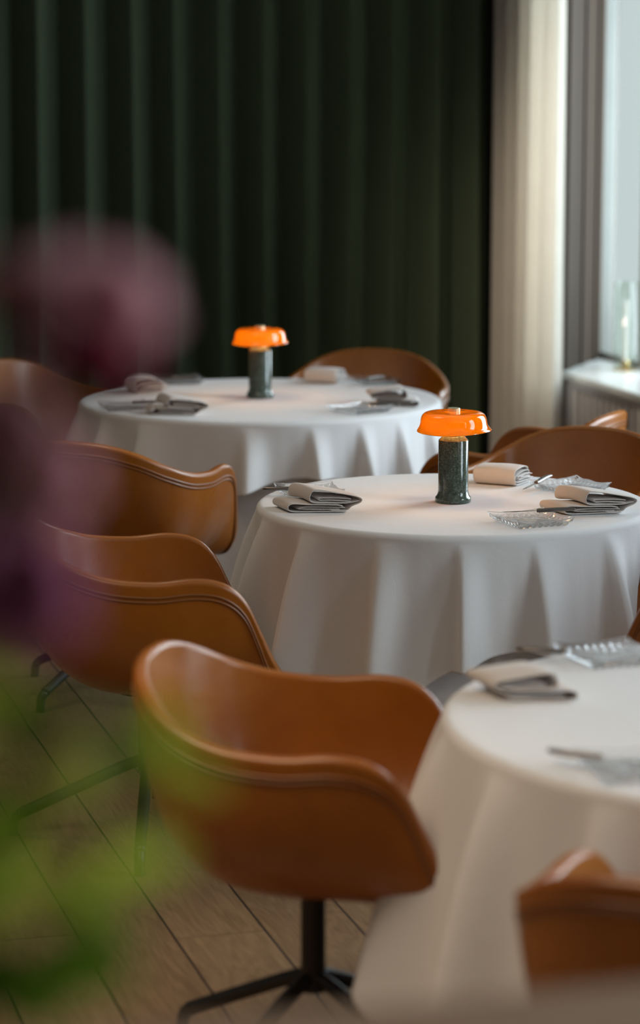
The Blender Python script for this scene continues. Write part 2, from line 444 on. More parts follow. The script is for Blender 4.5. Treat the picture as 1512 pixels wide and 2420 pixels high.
# radiator covers under the windows
def radiator_cover(a, b, label):
    t = thing('radiator_cover', label, 'radiator cover', rm(0, 0, 0), 0)
    R_ = lambda a, b, c: rm(a, b, c)
    f = MB(); zt = ZS - .032; u0, u1 = U1 + 0.0, U1 + 0.03
    f.box(u0, u1, a, b, zt - .035, zt, R_); f.box(u0, u1, a, b, 0.0, 0.11, R_)
    stiles = [b - 0.11]
    v = b
    pitch, n = 0.070, 10
    bays = []
    v = b - 0.60
    f.box(u0, u1, v, b, 0.11, zt - .035, R_) if False else None
    # from the far corner: a slim stile, bays of ten openings between broad stiles
    v = b
    f.box(u0, u1, v - .10, v, .11, zt - .035, R_); v -= .10
    g = MB()
    while v - (n * pitch) > a + .05:
        for k in range(n):
            g.box(u0 + .004, u0 + .009, v - k * pitch - pitch * .50, v - k * pitch, .11, zt - .035, R_)
        v -= n * pitch
        f.box(u0, u1, max(v - .12, a), v, .11, zt - .035, R_); v -= .12
    if v > a: f.box(u0, u1, a, v, .11, zt - .035, R_)
    f.build('cover_frame', M['cover'], t, bevel=.003)
    g.build('slat_grille', M['cover'], t, bevel=.003)
    rbox(u1 + .06, u1 + .075, a, b, 0.02, zt).build('back_panel', M['cover_dark'], t)
    return t
radiator_cover(WINDOWS[0][0], 10.85, 'greige slatted radiator cover under the white window sill beside the ivory curtain')

# curtains
def curtain(name, label, p0, p1, n_folds, amp, mat, z0, z1, seed, cat='curtain', nrm=None, sharp=0.0, phase=0.0):
    rnd = random.Random(seed)
    P0, P1 = Vector(p0), Vector(p1)
    L = (P1 - P0).length; d = (P1 - P0).normalized(); nrm = Vector((-d.y, d.x, 0))
    nx = n_folds * 20; nz = 26
    ph = [0.0]
    jit = [rnd.uniform(-0.06, 0.06) for _ in range(n_folds + 2)]
    am = [rnd.uniform(0.88, 1.1) for _ in range(n_folds + 2)]
    verts = []
    for j in range(nz + 1):
        z = z0 + (z1 - z0) * j / nz
        for i in range(nx + 1):
            t = i / nx * n_folds; k = int(min(t, n_folds - 1e-6)); fr = t - k
            tt = (t + jit[k] * (1 - fr) + jit[k + 1] * fr) + phase
            a = am[k] * (1 - fr) + am[k + 1] * fr
            s = math.sin(2 * math.pi * tt - sharp * math.sin(2 * math.pi * tt))
            drift = 0.006 * math.sin(z * 1.7 + k) * (1 - (z - z0) / (z1 - z0))
            q = P0 + d * (L * i / nx + drift + 0.012 * math.sin(4 * math.pi * tt)) + nrm * (amp * a * s * (1.0 + 0.25 * (1 - (z - z0) / (z1 - z0))))
            verts.append((q.x, q.y, z))
    faces = [(j * (nx + 1) + i, j * (nx + 1) + i + 1, (j + 1) * (nx + 1) + i + 1, (j + 1) * (nx + 1) + i) for j in range(nz) for i in range(nx)]
    o = obj(name, verts, faces, mat)
    m = o.modifiers.new('thickness', 'SOLIDIFY'); m.thickness = 0.003
    return tag(o, label, cat)
curtain('curtain', 'dark green pleated curtain covering the whole back wall', rm(-2.6, 11.42), rm(3.92, 11.42), 33, 0.066, M['green_curtain'], 0.01, 3.22, 3, sharp=0.45)
curtain('curtain', 'ivory linen curtain gathered at the far side of the window', rm(3.94, 10.54), rm(3.95, 11.36), 5, 0.055, M['beige_curtain'], 0.01, 3.22, 5)
for (a, b, z) in ((rm(-2.7, 11.42, 3.24), rm(3.98, 11.42, 3.24), 0), (rm(3.94, 10.15, 3.24), rm(3.94, 11.36, 3.24), 1)):
    o = MB().tube([a, b], 0.014, 10).build('curtain_rail', M['black_metal'])
    tag(o, ['thin black curtain rail above the dark green curtain', 'thin black curtain rail above the ivory curtain'][z], 'curtain rail')

# ------------------------------------------------------------------ armchair
RIM = [(-.300, 0, .808), (-.290, .11, .801), (-.258, .195, .775), (-.200, .255, .735), (-.115, .290, .704), (-.01, .304, .694),
       (.085, .305, .700), (.155, .301, .686), (.207, .291, .640), (.247, .279, .560), (.283, .264, .482), (.302, .232, .437), (.304, .12, .434), (.302, 0, .434)]
def make_chair():
    root = thing('dining_armchair', None, None)
    pts = RIM + [(x, -y, z) for (x, y, z) in reversed(RIM[1:-1])]
    rim = catmull(pts, 6, closed=True); N = len(rim)
    ZC = 0.412; n_exp = 3.3; S = 22
    def surf(i, q):
        R = rim[i]; th = q * math.pi / 2
        a = math.sin(th) ** (2 / n_exp); b = 1 - math.cos(th) ** (2 / n_exp)
        flare = 0.91 + 0.09 * b
        cx = 0.03
        x = cx + (R.x - cx) * a * flare if R.x < cx else cx + (R.x - cx) * a * (0.94 + .06 * b)
        y = R.y * a * flare
        z = ZC + (R.z - ZC) * b
        return Vector((x, y, z))
    qs = [(k / S) ** 0.85 for k in range(1, S + 1)]
    inner = [[surf(i, q) for i in range(N)] for q in qs]
    inner[-1] = [rim[i].copy() for i in range(N)]
    def nrm_grid(g):
        out = []
        for a in range(len(g)):
            row = []
            for i in range(N):
                du = g[a][(i + 1) % N] - g[a][i - 1]
                dv = g[min(a + 1, len(g) - 1)][i] - g[max(a - 1, 0)][i]
                n = du.cross(dv)
                if n.length < 1e-9: n = Vector((0, 0, -1))
                n.normalize(); row.append(n)
            out.append(row)
        return out
    ng = nrm_grid(inner)
    # make normals point outwards (down / away from the sitter)
    if ng[S // 2][0].dot(Vector((-1, 0, -0.3))) < 0: ng = [[-n for n in r] for r in ng]
    for i in range(N):      # steady the rim normals
        ng[-1][i] = (ng[-2][i] * 1.0 + ng[-1][i] * 0.2).normalized()
    T = 0.028
    V = [Vector((0.03, 0, ZC))]; F = []
    def ring(r):
        b = len(V); V.extend(r); return b
    rows = [ring(r) for r in inner]
    # rolled edge
    for k in range(1, 7):
        th = math.pi * k / 7
        rr = []
        for i in range(N):
            up = (inner[-1][i] - inner[-2][i]).normalized(); n = ng[-1][i]
            c = inner[-1][i] + n * (T / 2)
            rr.append(c - n * (math.cos(th) * T / 2 * 1.12) + up * (math.sin(th) * T / 2 * 1.05))
        rows.append(ring(rr))
    outer = [[inner[a][i] + ng[a][i] * T for i in range(N)] for a in range(S)]
    orow = []
    for a in range(S - 1, -1, -1):
        orow.append(ring(outer[a])); rows.append(orow[-1])
    for i in range(N): F.append((0, rows[0] + (i + 1) % N, rows[0] + i))
    for a in range(len(rows) - 1):
        for i in range(N):
            j = (i + 1) % N
            F.append((rows[a] + i, rows[a] + j, rows[a + 1] + j, rows[a + 1] + i))
    V.append(Vector((0.03, 0, ZC - T)))
    for i in range(N): F.append((len(V) - 1, rows[-1] + i, rows[-1] + (i + 1) % N))
    shell = MB(); shell.v = V; shell.f = F
    so = shell.build('seat_shell', M['leather'], root, smooth=True)
    # twin piping seams running round the outside just below the rolled edge
    for (d, nm) in ((0.020, 'piping'), (0.031, 'piping')):
        pth = []
        for i in range(N):
            dn = (outer[-3][i] - outer[-1][i]).normalized()
            pth.append(outer[-1][i] + dn * d + ng[-1][i] * 0.0012)
        MB().tube(pth, 0.0032, 6, closed=True).build(nm, M['piping'], root, smooth=True)
    p = MB().lathe([(0.075, .372), (0.08, .376), (0.08, .388)], 24)
    p.build('mounting_plate', M['black_metal'], root)
    return root
def chair_base(root, leg_rot):
    p = MB().lathe([(0.006, .165), (0.026, .168), (0.0245, .20), (0.0235, .22), (0.0235, .39)], 28)
    smooth_by_angle(p.build('post', M['black_metal'], root))
    for k in range(4):
        a = leg_rot + k * math.pi / 2
        c, s = math.cos(a), math.sin(a)
        prof = [(0.012, .192), (0.06, .178), (0.295, .068), (0.322, .054), (0.338, .036), (0.342, .004)]
        path = catmull([(r * c, r * s, z) for r, z in prof], 5)
        rs = [0.0155 - 0.003 * i / (len(path) - 1) for i in range(len(path))]
        leg = MB().tube(path, rs, 14).build('leg', M['black_metal'], root, smooth=True)
        g = MB().tube([(0.342 * c, 0.342 * s, .0), (0.342 * c, 0.342 * s, .007)], 0.0135, 14).build('foot_glide', M['black_metal'], leg)
proto = make_chair()
CH = [  # x, y, facing (deg), leg angle (world deg), label
    (-0.43, 6.47, 9, 0, 'cognac leather armchair at the left of the middle table, seen side on'),
    (-0.013, 4.86, -9, 50, 'large cognac leather armchair nearest the camera at the left of the nearest table'),
    (-0.63, 8.03, 70, 53, 'cognac leather armchair with its back turned at the front left of the far table'),
    (0.155, 10.05, 260, 20, 'cognac leather armchair behind the far table against the dark green curtain'),
    (-0.98, 9.75, -38, 30, 'cognac leather armchair at the far left edge behind the pink flowers'),
    (0.649, 8.55, 154, 15, 'cognac leather armchair at the right of the far table facing left'),
    (0.70, 7.79, 243, 35, 'cognac leather armchair tucked in behind the middle table with its inner back showing'),
    (1.03, 6.50, 171, 30, 'cognac leather armchair cut off by the right edge beside the middle table'),
    (0.628, 3.72, 62, 30, 'cognac leather armchair at the bottom right in front of the nearest table'),
]
for i, (x, y, ang, la, lab) in enumerate(CH):
    c = proto if i == 0 else copy_tree(proto)
    c.location = (x, y, 0); c.rotation_euler = (0, 0, math.radians(ang))
    tag(c, lab, 'armchair', 'cognac leather armchairs around the tables')
    c['_la'] = la
chairs = [o for o in bpy.data.objects if '_la' in o.keys()]
for c in chairs:
    chair_base(c, math.radians(c['_la']) - c.rotation_euler[2]); del c['_la']

# ------------------------------------------------------------------ tables and cloths
ZT_ = 0.745
def round_cloth(name, mat, R, hem, ztop, flare, amp, ridges, seed, parent=None, loc=(0, 0, 0), nr=44, edge=0.016, corner_gain=0.0, wr=0.0):
    """hem(phi) = length of the drop; ridges = sorted fold azimuths (rad)."""
    rnd = random.Random(seed)
    NP = 420
    rd = sorted(r % (2 * math.pi) for r in ridges); K = len(rd)
    gains = [rnd.uniform(0.75, 1.15) for _ in rd]
    def fold(phi):
        phi %= 2 * math.pi
        for k in range(K):
            a = rd[k]; b = rd[(k + 1) % K] + (2 * math.pi if k == K - 1 else 0)
            p = phi if phi >= a else phi + 2 * math.pi
            if a <= p < b or (k == K - 1 and a <= p):
                t = (p - a) / (b - a)
                g = gains[k] * (1 - t) + gains[(k + 1) % K] * t
                tt = 1 - (1 - t) ** 0.62               # steep on one side of the ridge
                return g * (math.cos(2 * math.pi * tt) * 0.5 + 0.20 * math.cos(4 * math.pi * tt) + 0.07 * math.cos(6 * math.pi * tt))
        return 0
    fo = [fold(2 * math.pi * i / NP) for i in range(NP)]
    V = [Vector((0, 0, ztop))]; F = []
    top = [0.15, 0.35, 0.55, 0.75, 0.88, 0.95]
    rows = []
    def addrow(fn):
        b = len(V)
        for i in range(NP): V.append(fn(i, 2 * math.pi * i / NP))
        rows.append(b)
    for t in top: addrow(lambda i, a: Vector((R * t * math.cos(a), R * t * math.sin(a), ztop)))
    for k in range(0, 6):
        th = math.pi / 2 * k / 6
        addrow(lambda i, a: Vector(((R - edge + edge * math.sin(th)) * math.cos(a), (R - edge + edge * math.sin(th)) * math.sin(a), ztop - edge + edge * math.cos(th))))
    for k in range(nr + 1):
        q = k / nr
        def fn(i, a, q=q):
            h = hem(a); t = h * q
            A = amp * (1 - math.exp(-t / 0.10)) * (1 + corner_gain * max(0, h - 0.3)) * (0.6 + 0.9 * q)
            r = R + flare * t * (0.5 + 0.5 * math.tanh((h - 0.25) * 6)) + A * (fo[i] + 0.35) + wr * math.sin(a * 31 + q * 5) * q
            z = ztop - edge - t * math.sqrt(max(0.2, 1 - flare * flare))
            return Vector((r * math.cos(a), r * math.sin(a), z))
        addrow(fn)
    for i in range(NP): F.append((0, rows[0] + i, rows[0] + (i + 1) % NP))
    for a in range(len(rows) - 1):
        for i in range(NP):
            j = (i + 1) % NP
            F.append((rows[a] + i, rows[a + 1] + i, rows[a + 1] + j, rows[a] + j))
    o = obj(name, V, F, mat, parent, True, loc)
    m = o.modifiers.new('thickness', 'SOLIDIFY'); m.thickness = 0.0022; m.offset = 1.0
    return o
def table(cx, cy, R, L, rot, ridges, seed, tl, cl, flare=0.06, off=(0, 0)):
    t = thing('round_table', tl, 'table', (cx, cy, 0), 0, 'round tables under cloths')
    MB().lathe([(R - .03, .705), (R - .012, .712), (R - .012, .732)], 64).build('tabletop', M['wood_plain'], t)
    MB().lathe([(.22, 0), (.22, .012), (.045, .03), (.04, .06), (.04, .66), (.12, .69), (.12, .705)], 32).build('pedestal', M['black_metal'], t)
    round_cloth('under_cloth', M['skirt'], R - .022, lambda a: .722, .737, 0.0, .016,
                [k * 2 * math.pi / 17 + 0.07 * math.sin(k * 5) for k in range(17)], seed + 5, t, nr=14)
    def hem(a):
        x = a - rot
        cx_, sx_ = math.cos(x), math.sin(x)
        l = min((L / 2 + off[0] * (1 if cx_ > 0 else -1)) / max(1e-3, abs(cx_)), (L / 2 + off[1] * (1 if sx_ > 0 else -1)) / max(1e-3, abs(sx_)))
        c = L / 2 * 1.36                                # the corners are slightly rounded by drape
        return min(min(l, c - 0.0) - R, .715)
    c = round_cloth('tablecloth', M['cloth'], R, hem, ZT_, flare, .060, ridges, seed, None, (cx, cy, 0), corner_gain=1.2)
    tag(c, cl, 'tablecloth', 'white tablecloths')
    return t
AX = math.atan2(-0.9641, 0.2656)    # direction of one mid side, towards the camera
def az(px_list):                    # fold azimuths counted from the camera side, degrees to the right
    return [math.radians(-90 + d) for d in px_list]
table(0.36, 7.08, 0.53, 1.62, AX, az([-73, -49, -23, -1, 20, 44, 68, 92, 115, 140, 163, 187, 212, 236, 260]), 11,
      'round table hidden beneath the cloth of the middle table', 'white tablecloth on the middle table, in focus, with one lamp near its centre', 0.05, (0.0, -0.15))
table(-0.213, 9.36, 0.64, 1.62, AX, az([-75, -55, -37, -3, 17, 33, 48, 63, 82, 104, 128, 150, 172, 196, 220, 242, 263]), 12,
      'round table hidden beneath the cloth of the far table', 'white tablecloth on the far table in front of the dark green curtain')
table(0.88, 4.68, 0.66, 2.08, AX - math.radians(36), az([-86, -62, -40, -18, 4, 26, 50, 74, 98, 120, 143, 166, 190, 214, 236, 258]), 13,
      'round table hidden beneath the cloth of the nearest table', 'white tablecloth on the nearest table, blurred at the right edge', 0.085)
ZTOP = ZT_ + 0.0025

# ------------------------------------------------------------------ lamps
def make_lamp(label, x, y):
    t = thing('table_lamp', label, 'table lamp', (x, y, ZTOP), 0, 'orange glass table lamps')
    b = MB().lathe([(.040, 0), (.0475, .001), (.0485, .004), (.0485, .0125), (.0475, .0145), (.0435, .019), (.0415, .026), (.0405, .034), (.0405, .166), (.0398, .1685), (.030, .178), (.0285, .179)], 64)
    smooth_by_angle(b.build('marble_base', M['marble'], t), 28)
    MB().lathe([(.020, .1785), (.022, .1795), (.022, .183)], 32).build('light_collar', M['brass'], t, smooth=False)
    MB().lathe([(.0185, .1825), (.0185, .186), (.012, .190), (.004, .191)], 32).build('light_lens', M['bulb'], t, smooth=True)
    MB().tube([(0, 0, .188), (0, 0, .245)], .004, 10).build('shade_stem', M['brass'], t, smooth=True)
    prof = [(.014, .246), (.040, .2445), (.056, .2445), (.071, .2435), (.0815, .2385), (.0865, .231), (.0890, .222), (.0905, .212), (.094, .203), (.0985, .197), (.1005, .1925)]
    inn = [(.0985, .1925), (.0965, .196), (.092, .202), (.0885, .211), (.0868, .222), (.0848, .231), (.0795, .2365), (.070, .2408), (.056, .2415), (.040, .2414), (.014, .242)]
    def wob(r, z, a):      # hand-made lip: gently uneven, pulled out on one side
        w_ = max(0, (r - .088) / .012)
        return (r * (1 + w_ * (0.012 * math.cos(a - 0.1) + 0.006 * math.cos(3 * a + 1))), z + w_ * (0.0018 * math.cos(2 * a + .6) + .0015 * math.cos(a)))
    pr = catmull([(r, 0, z) for r, z in prof], 3); pi_ = catmull([(r, 0, z) for r, z in inn], 3)
    s = MB().lathe([(p.x, p.z) for p in pr] + [(p.x, p.z) for p in pi_], 96, wob=wob)
    s.build('glass_shade', M['orange'], t, smooth=True)
    smooth_by_angle(MB().lathe([(.016, .244), (.0172, .245), (.0172, .2535), (.0162, .2548)], 32).build('shade_knob', M['knob'], t))
    l = bpy.data.lights.new('lamp_glow', 'POINT'); l.energy = 2.4; l.color = (1.0, .55, .20); l.shadow_soft_size = .018
    lo = bpy.data.objects.new('lamp_glow', l); COL.objects.link(lo); lo.parent = t; lo.location = (0.0, 0, .212)
    return t
make_lamp('orange glass lamp on green marble standing on the middle table', 0.358, 7.084)
make_lamp('orange glass lamp on green marble standing on the far table', -0.212, 9.385)

# ------------------------------------------------------------------ napkins, plates, knives
def ribbon(mb, path, y0, y1, th, ny=12, shear=0.0, fn=None, seed=0):
    """extrude a folded cloth profile (x,z) along y, with thickness."""
    rnd = random.Random(seed)
    P = catmull([(x, 0, z) for x, z in path], 5); n = len(P)
    off = []
    for i in range(n):
        t = (P[min(i + 1, n - 1)] - P[max(i - 1, 0)]).normalized(); off.append(Vector((-t.z, 0, t.x)) * th / 2)
    base = len(mb.v)
    for j in range(ny + 1):
        q = j / ny; y = y0 + (y1 - y0) * q
        for sgn in (1, -1):
            for i in range(n):
                p = P[i] + off[i] * sgn
                x = p.x + shear * (y - y0); z = p.z; yy = y
                if fn: x, yy, z = fn(x, yy, z, q, i / (n - 1))
                mb.v.append(Vector((x, yy, max(z, 0.0))))
    W = 2 * n
    for j in range(ny):
        for i in range(n - 1):
            a = base + j * W + i; b = base + (j + 1) * W + i
            mb.f.append((a, a + 1, b + 1, b)); mb.f.append((a + n, b + n, b + n + 1, a + n + 1))
        for i in (0, n - 1):
            a = base + j * W + i; b = base + (j + 1) * W + i
            mb.f.append((a, b, b + n, a + n))
    for j in (0, ny):
        for i in range(n - 1):
            a = base + j * W + i; mb.f.append((a, a + 1, a + 1 + n, a + n))
def napkin_mesh(kind):
    mb = MB()
    w = lambda ph, am: (lambda x, y, z, q, s: (x + am * math.sin(q * 4 + ph + s * 9) * .6, y + am * math.sin(s * 14 + ph) , z + (am * .5 * (1 + math.sin(q * 6 + s * 17 + ph)) if z > .006 else 0) + (0.004 * math.sin(q * math.pi) if z > .02 else 0)))
    if kind == 'stacked':        # a flat packet with a rolled-over packet lying askew on top
        ribbon(mb, [(.155, .003), (.08, .003), (.012, .003), (-.002, .012), (.010, .023), (.06, .021), (.13, .019), (.142, .016)], 0, .115, .0028, shear=-.35, fn=w(0, .0012))
        ribbon(mb, [(.135, .0075), (.08, .0085), (.03, .0085), (.026, .011), (.04, .0135), (.10, .0135), (.15, .0125)], .004, .112, .0026, shear=-.35, fn=w(2, .001))
        ribbon(mb, [(.185, .030), (.150, .024), (.10, .0255), (.070, .0265), (.057, .031), (.0565, .045), (.066, .058), (.085, .059), (.13, .052), (.175, .043), (.191, .035), (.186, .025), (.165, .0165), (.15, .006), (.11, .0055)], .0, .118, .003, shear=-.48, fn=w(1, .0014))
        ribbon(mb, [(.165, .029), (.12, .0305), (.085, .031), (.078, .0345), (.088, .037), (.125, .0375), (.165, .034)], .006, .112, .0026, shear=-.48, fn=w(4, .0012))
    else:                        # one plump parcel with many layers showing at the open end
        ribbon(mb, [(.105, .003), (.05, .003), (.008, .004), (-.006, .016), (-.004, .034), (.010, .046), (.05, .050), (.080, .045), (.088, .038)], 0, .130, .0032, fn=w(0, .0016))
        ribbon(mb, [(.120, .0075), (.06, .009), (.015, .010), (.006, .018), (.014, .029), (.05, .036), (.095, .034), (.104, .028), (.09, .022)], .003, .133, .003, fn=w(2, .0016))
        ribbon(mb, [(.128, .012), (.08, .014), (.03, .016), (.024, .021), (.036, .025), (.08, .026), (.122, .021)], .002, .135, .003, fn=w(5, .0016))
        ribbon(mb, [(.110, .017), (.06, .019), (.04, .020), (.06, .0215), (.112, .018)], .004, .134, .0028, fn=w(3, .0012))
    cx = sum(v.x for v in mb.v) / len(mb.v); cy = sum(v.y for v in mb.v) / len(mb.v)
    mb.v = [Vector((v.x - cx, v.y - cy, v.z)) for v in mb.v]
    return mb
def rounded(o):
    m = o.modifiers.new('soften', 'SUBSURF'); m.levels = 1; m.render_levels = 1
    return o
nap_s = rounded(napkin_mesh('stacked').build('napkin', M['napkin'], smooth=True))
nap_p = rounded(napkin_mesh('parcel').build('napkin', M['napkin'], smooth=True))
used = set()
def put(proto_, x, y, rz, label, cat, group, mirror=False, z=ZTOP, scale=1.0, rx=0.0, ry=0.0):
    first = proto_.name not in used
    used.add(proto_.name)
    o = proto_ if first else copy_tree(proto_)
    o.location = (x, y, z); o.rotation_euler = (math.radians(rx), math.radians(ry), math.radians(rz))
    o.scale = (scale * (-1 if mirror else 1), scale, scale)
    return tag(o, label, cat, group)
GN = 'folded linen napkins on the tables'
put(nap_s, -0.008, 6.96, 2, 'folded sand napkin at the left edge of the middle table', 'napkin', GN)
put(nap_p, 0.512, 7.42, 62, 'plump folded sand napkin on the middle table just right of the lamp', 'napkin', GN)
put(nap_s, 0.705, 6.93, 10, 'folded sand napkin at the front right of the middle table behind a glass plate', 'napkin', GN, mirror=False)
put(nap_p, -0.635, 9.60, 22, 'folded sand napkin at the back left of the far table', 'napkin', GN)
put(nap_s, -0.487, 8.95, -4, 'folded sand napkin at the front left of the far table', 'napkin', GN)
put(nap_p, 0.02, 9.86, 68, 'folded sand napkin at the back of the far table right of its lamp', 'napkin', GN)
put(nap_s, 0.25, 9.20, 160, 'folded sand napkin at the right of the far table', 'napkin', GN)
put(nap_s, 0.375, 4.84, 178, 'blurred folded sand napkin at the left edge of the nearest table', 'napkin', GN, scale=.88)

def plate_mesh():
    S, n = 0.165, 90
    V = []; F = []
    def h(x, y):
        bx = abs(math.sin(math.pi * x / S * 9)) ; by = abs(math.sin(math.pi * y / S * 9))
        e = max(abs(x), abs(y)) / (S / 2)
        rise = 0.012 * max(0, (e - .84) / .16) ** 1.5 * (1 + 0.10 * math.sin(7 * math.atan2(y, x)))
        c = max(0, (math.hypot(x, y) / (S / 2) - 1.15) / .26)
        return rise + 0.006 * c, 0.0050 * (bx * by) ** .5
    for k in (1, 0):
        for j in range(n + 1):
            for i in range(n + 1):
                x = (i / n - .5) * S; y = (j / n - .5) * S
                # wavy outline, slightly concave sides
                sc = 1 - 0.05 * (1 - (abs(x) / (S / 2)) ** 2) * (1 if abs(y) > abs(x) else 0) - 0.05 * (1 - (abs(y) / (S / 2)) ** 2) * (1 if abs(x) >= abs(y) else 0)
                a, b = h(x, y)
                e = max(abs(x), abs(y)) / (S / 2)
                z = a + (0.0085 if k else 0.0052 - b * (1 if e < .97 else 0))
                V.append(Vector((x * sc, y * sc, z)))
    W = n + 1; O = W * W
    for j in range(n):
        for i in range(n):
            a = j * W + i
            F.append((a, a + 1, a + 1 + W, a + W)); F.append((O + a, O + a + W, O + a + 1 + W, O + a + 1))
    for i in range(n):
        for (a, b) in ((i, i + 1), (n * W + i + 1, n * W + i), ((i + 1) * W, i * W), (i * W + n, (i + 1) * W + n)):
            F.append((b, a, O + a, O + b))
    m = MB(); m.v = V; m.f = F
    return m
plate = plate_mesh().build('glass_plate', M['plate_glass'], smooth=True)
GP = 'pressed glass bread plates'
put(plate, -0.03, 7.20, 12, 'pressed glass plate behind the napkin at the left of the middle table', 'plate', GP)
put(plate, 0.690, 7.285, 30, 'pressed glass plate at the back right of the middle table', 'plate', GP)
put(plate, 0.540, 6.735, 24, 'pressed glass plate at the front right of the middle table', 'plate', GP)
put(plate, -0.52, 9.83, 10, 'pressed glass plate at the back left of the far table', 'plate', GP)
put(plate, -0.67, 9.08, 15, 'pressed glass plate at the front left rim of the far table', 'plate', GP)
put(plate, 0.20, 9.80, 20, 'pressed glass plate at the back right of the far table', 'plate', GP)
put(plate, 0.135, 8.99, 40, 'pressed glass plate at the front right of the far table', 'plate', GP)
put(plate, 0.57, 5.14, 20, 'blurred pressed glass plate at the back left of the nearest table', 'plate', GP)
put(plate, 0.52, 4.285, 10, 'blurred pressed glass plate at the front rim of the nearest table', 'plate', GP)

def make_knife():
    t = thing('table_knife', None, None)
    b = MB()
    pts = [(0.0, .0065), (.02, .0075), (.05, .0075), (.075, .0055), (.09, .001)]
    v = []; 
    for x, w_ in pts: v += [(-x, -w_ * .9, .0), (-x, w_ * .35, -.0008), (-x, w_ * .35, .0008)]
    f = []
    for i in range(len(pts) - 1):
        for k in range(3):
            l = (k + 1) % 3; f.append((i * 3 + k, i * 3 + l, (i + 1) * 3 + l, (i + 1) * 3 + k))
    f += [(0, 1, 2), (len(v) - 3, len(v) - 1, len(v) - 2)]
    b.add(v, f).build('blade', M['steel'], t)
    path = [(0.0, 0, 0), (.004, 0, 0), (.03, .001, .0), (.06, .002, 0), (.085, .001, 0), (.096, -.001, 0), (.100, -.002, 0)]
    P = catmull(path, 4)
    h = MB().tube(P, [0.0045 + 0.0022 * math.sin(math.pi * min(1, i / (len(P) - 1) * 1.15)) for i in range(len(P))], 12)
    h.v = [Vector((q.x, q.y * 1.25, q.z * .85)) for q in h.v]
    ho = h.build('handle', M['dark_steel'], t, smooth=True)
    MB().tube([(.008, 0, -.0062), (.008, 0, .0062)], .0028, 10).build('rivet', M['brass'], ho)
    return t
knife = make_knife()
GK = 'small steel knives lying on the glass plates'
put(knife, -0.055, 7.185, 178, 'steel knife lying on the glass plate at the left of the middle table', 'knife', GK, z=ZTOP + .0200)
put(knife, 0.595, 7.262, 62, 'steel knife resting over the left rim of the back right plate, middle table', 'knife', GK, z=ZTOP + .024, ry=-4)
put(knife, 0.56, 6.80, 4, 'steel knife across the back of the front right plate on the middle table', 'knife', GK, z=ZTOP + .0230, ry=-2)
put(knife, -0.55, 9.81, 10, 'steel knife on the back left plate of the far table', 'knife', GK, z=ZTOP + .022)
put(knife, -0.645, 9.08, 12, 'steel knife on the front left plate of the far table', 'knife', GK, z=ZTOP + .022)
put(knife, 0.17, 9.77, 50, 'steel knife on the back right plate of the far table', 'knife', GK, z=ZTOP + .022)
put(knife, 0.17, 9.02, -5, 'steel knife on the front right plate of the far table', 'knife', GK, z=ZTOP + .022)
put(knife, 0.485, 5.12, 165, 'blurred steel knife on the back left plate of the nearest table', 'knife', GK, z=ZTOP + .022)
put(knife, 0.47, 4.30, 150, 'blurred shiny steel knife at the front rim of the nearest table', 'knife', GK, z=ZTOP + .022)

# ------------------------------------------------------------------ candle on the sill
ct = rm(4.355, 10.80, ZS)
t = thing('candle_holder', 'slim white candle in a glass tube with brass foot on the window sill', 'candle holder', ct)
smooth_by_angle(MB().lathe([(.020, 0), (.0205, .002), (.0205, .036), (.019, .040)], 32).build('brass_foot', M['brass'], t))
MB().lathe([(.0105, .040), (.0105, .300), (.004, .304)], 24).build('candle', M['candle'], t, smooth=False)
g = MB().lathe([(.052, .006), (.052, .385), (.049, .385), (.049, .006)], 40)
g.f = g.f[:-2] + []
g.build('glass_tube', M['tube_glass'], t, smooth=True)
MB().lathe([(.050, 0), (.053, .001), (.053, .005), (.050, .006)], 40).build('tube_base', M['brass'], t)

# ------------------------------------------------------------------ foreground: console with a vase of flowers
R_ = lambda a, b, c: rm(a, b, c)
t = thing('console_table', 'blurred tan wooden console top along the bottom edge of the picture', 'console table', rm(0.3, 1.5, 0))
def lb(*a):
    m = MB().box(*a, R_); o = rm(0.3, 1.5, 0); m.v = [v - o for v in m.v]; return m
VE = 1.85
lb(-0.9, 1.25, 1.2, VE, 1.165, 1.20).build('console_top', M['console'], t, bevel=.004)
lb(-0.86, 1.21, 1.24, VE - .04, 1.08, 1.165).build('apron', M['console'], t, bevel=.003)
for (a, b) in ((-.86, 1.24), (1.16, 1.24), (-.86, VE - .09), (1.16, VE - .09)):
    lb(a, a + .05, b, b + .05, 0, 1.08).build('leg', M['console'], t, bevel=.003)
VX, VY = -0.27, 1.36
t = thing('vase', 'stoneware vase holding the blurred flowers on the console', 'vase', (VX, VY, 1.2))
smooth_by_angle(MB().lathe([(.04, 0), (.052, .004), (.066, .05), (.062, .10), (.04, .145), (.033, .165), (.037, .18), (.034, .18), (.03, .165), (.036, .14), (.055, .10), (.05, .02), (.01, .012)], 40).build('vase_body', M['vase'], t), 60)

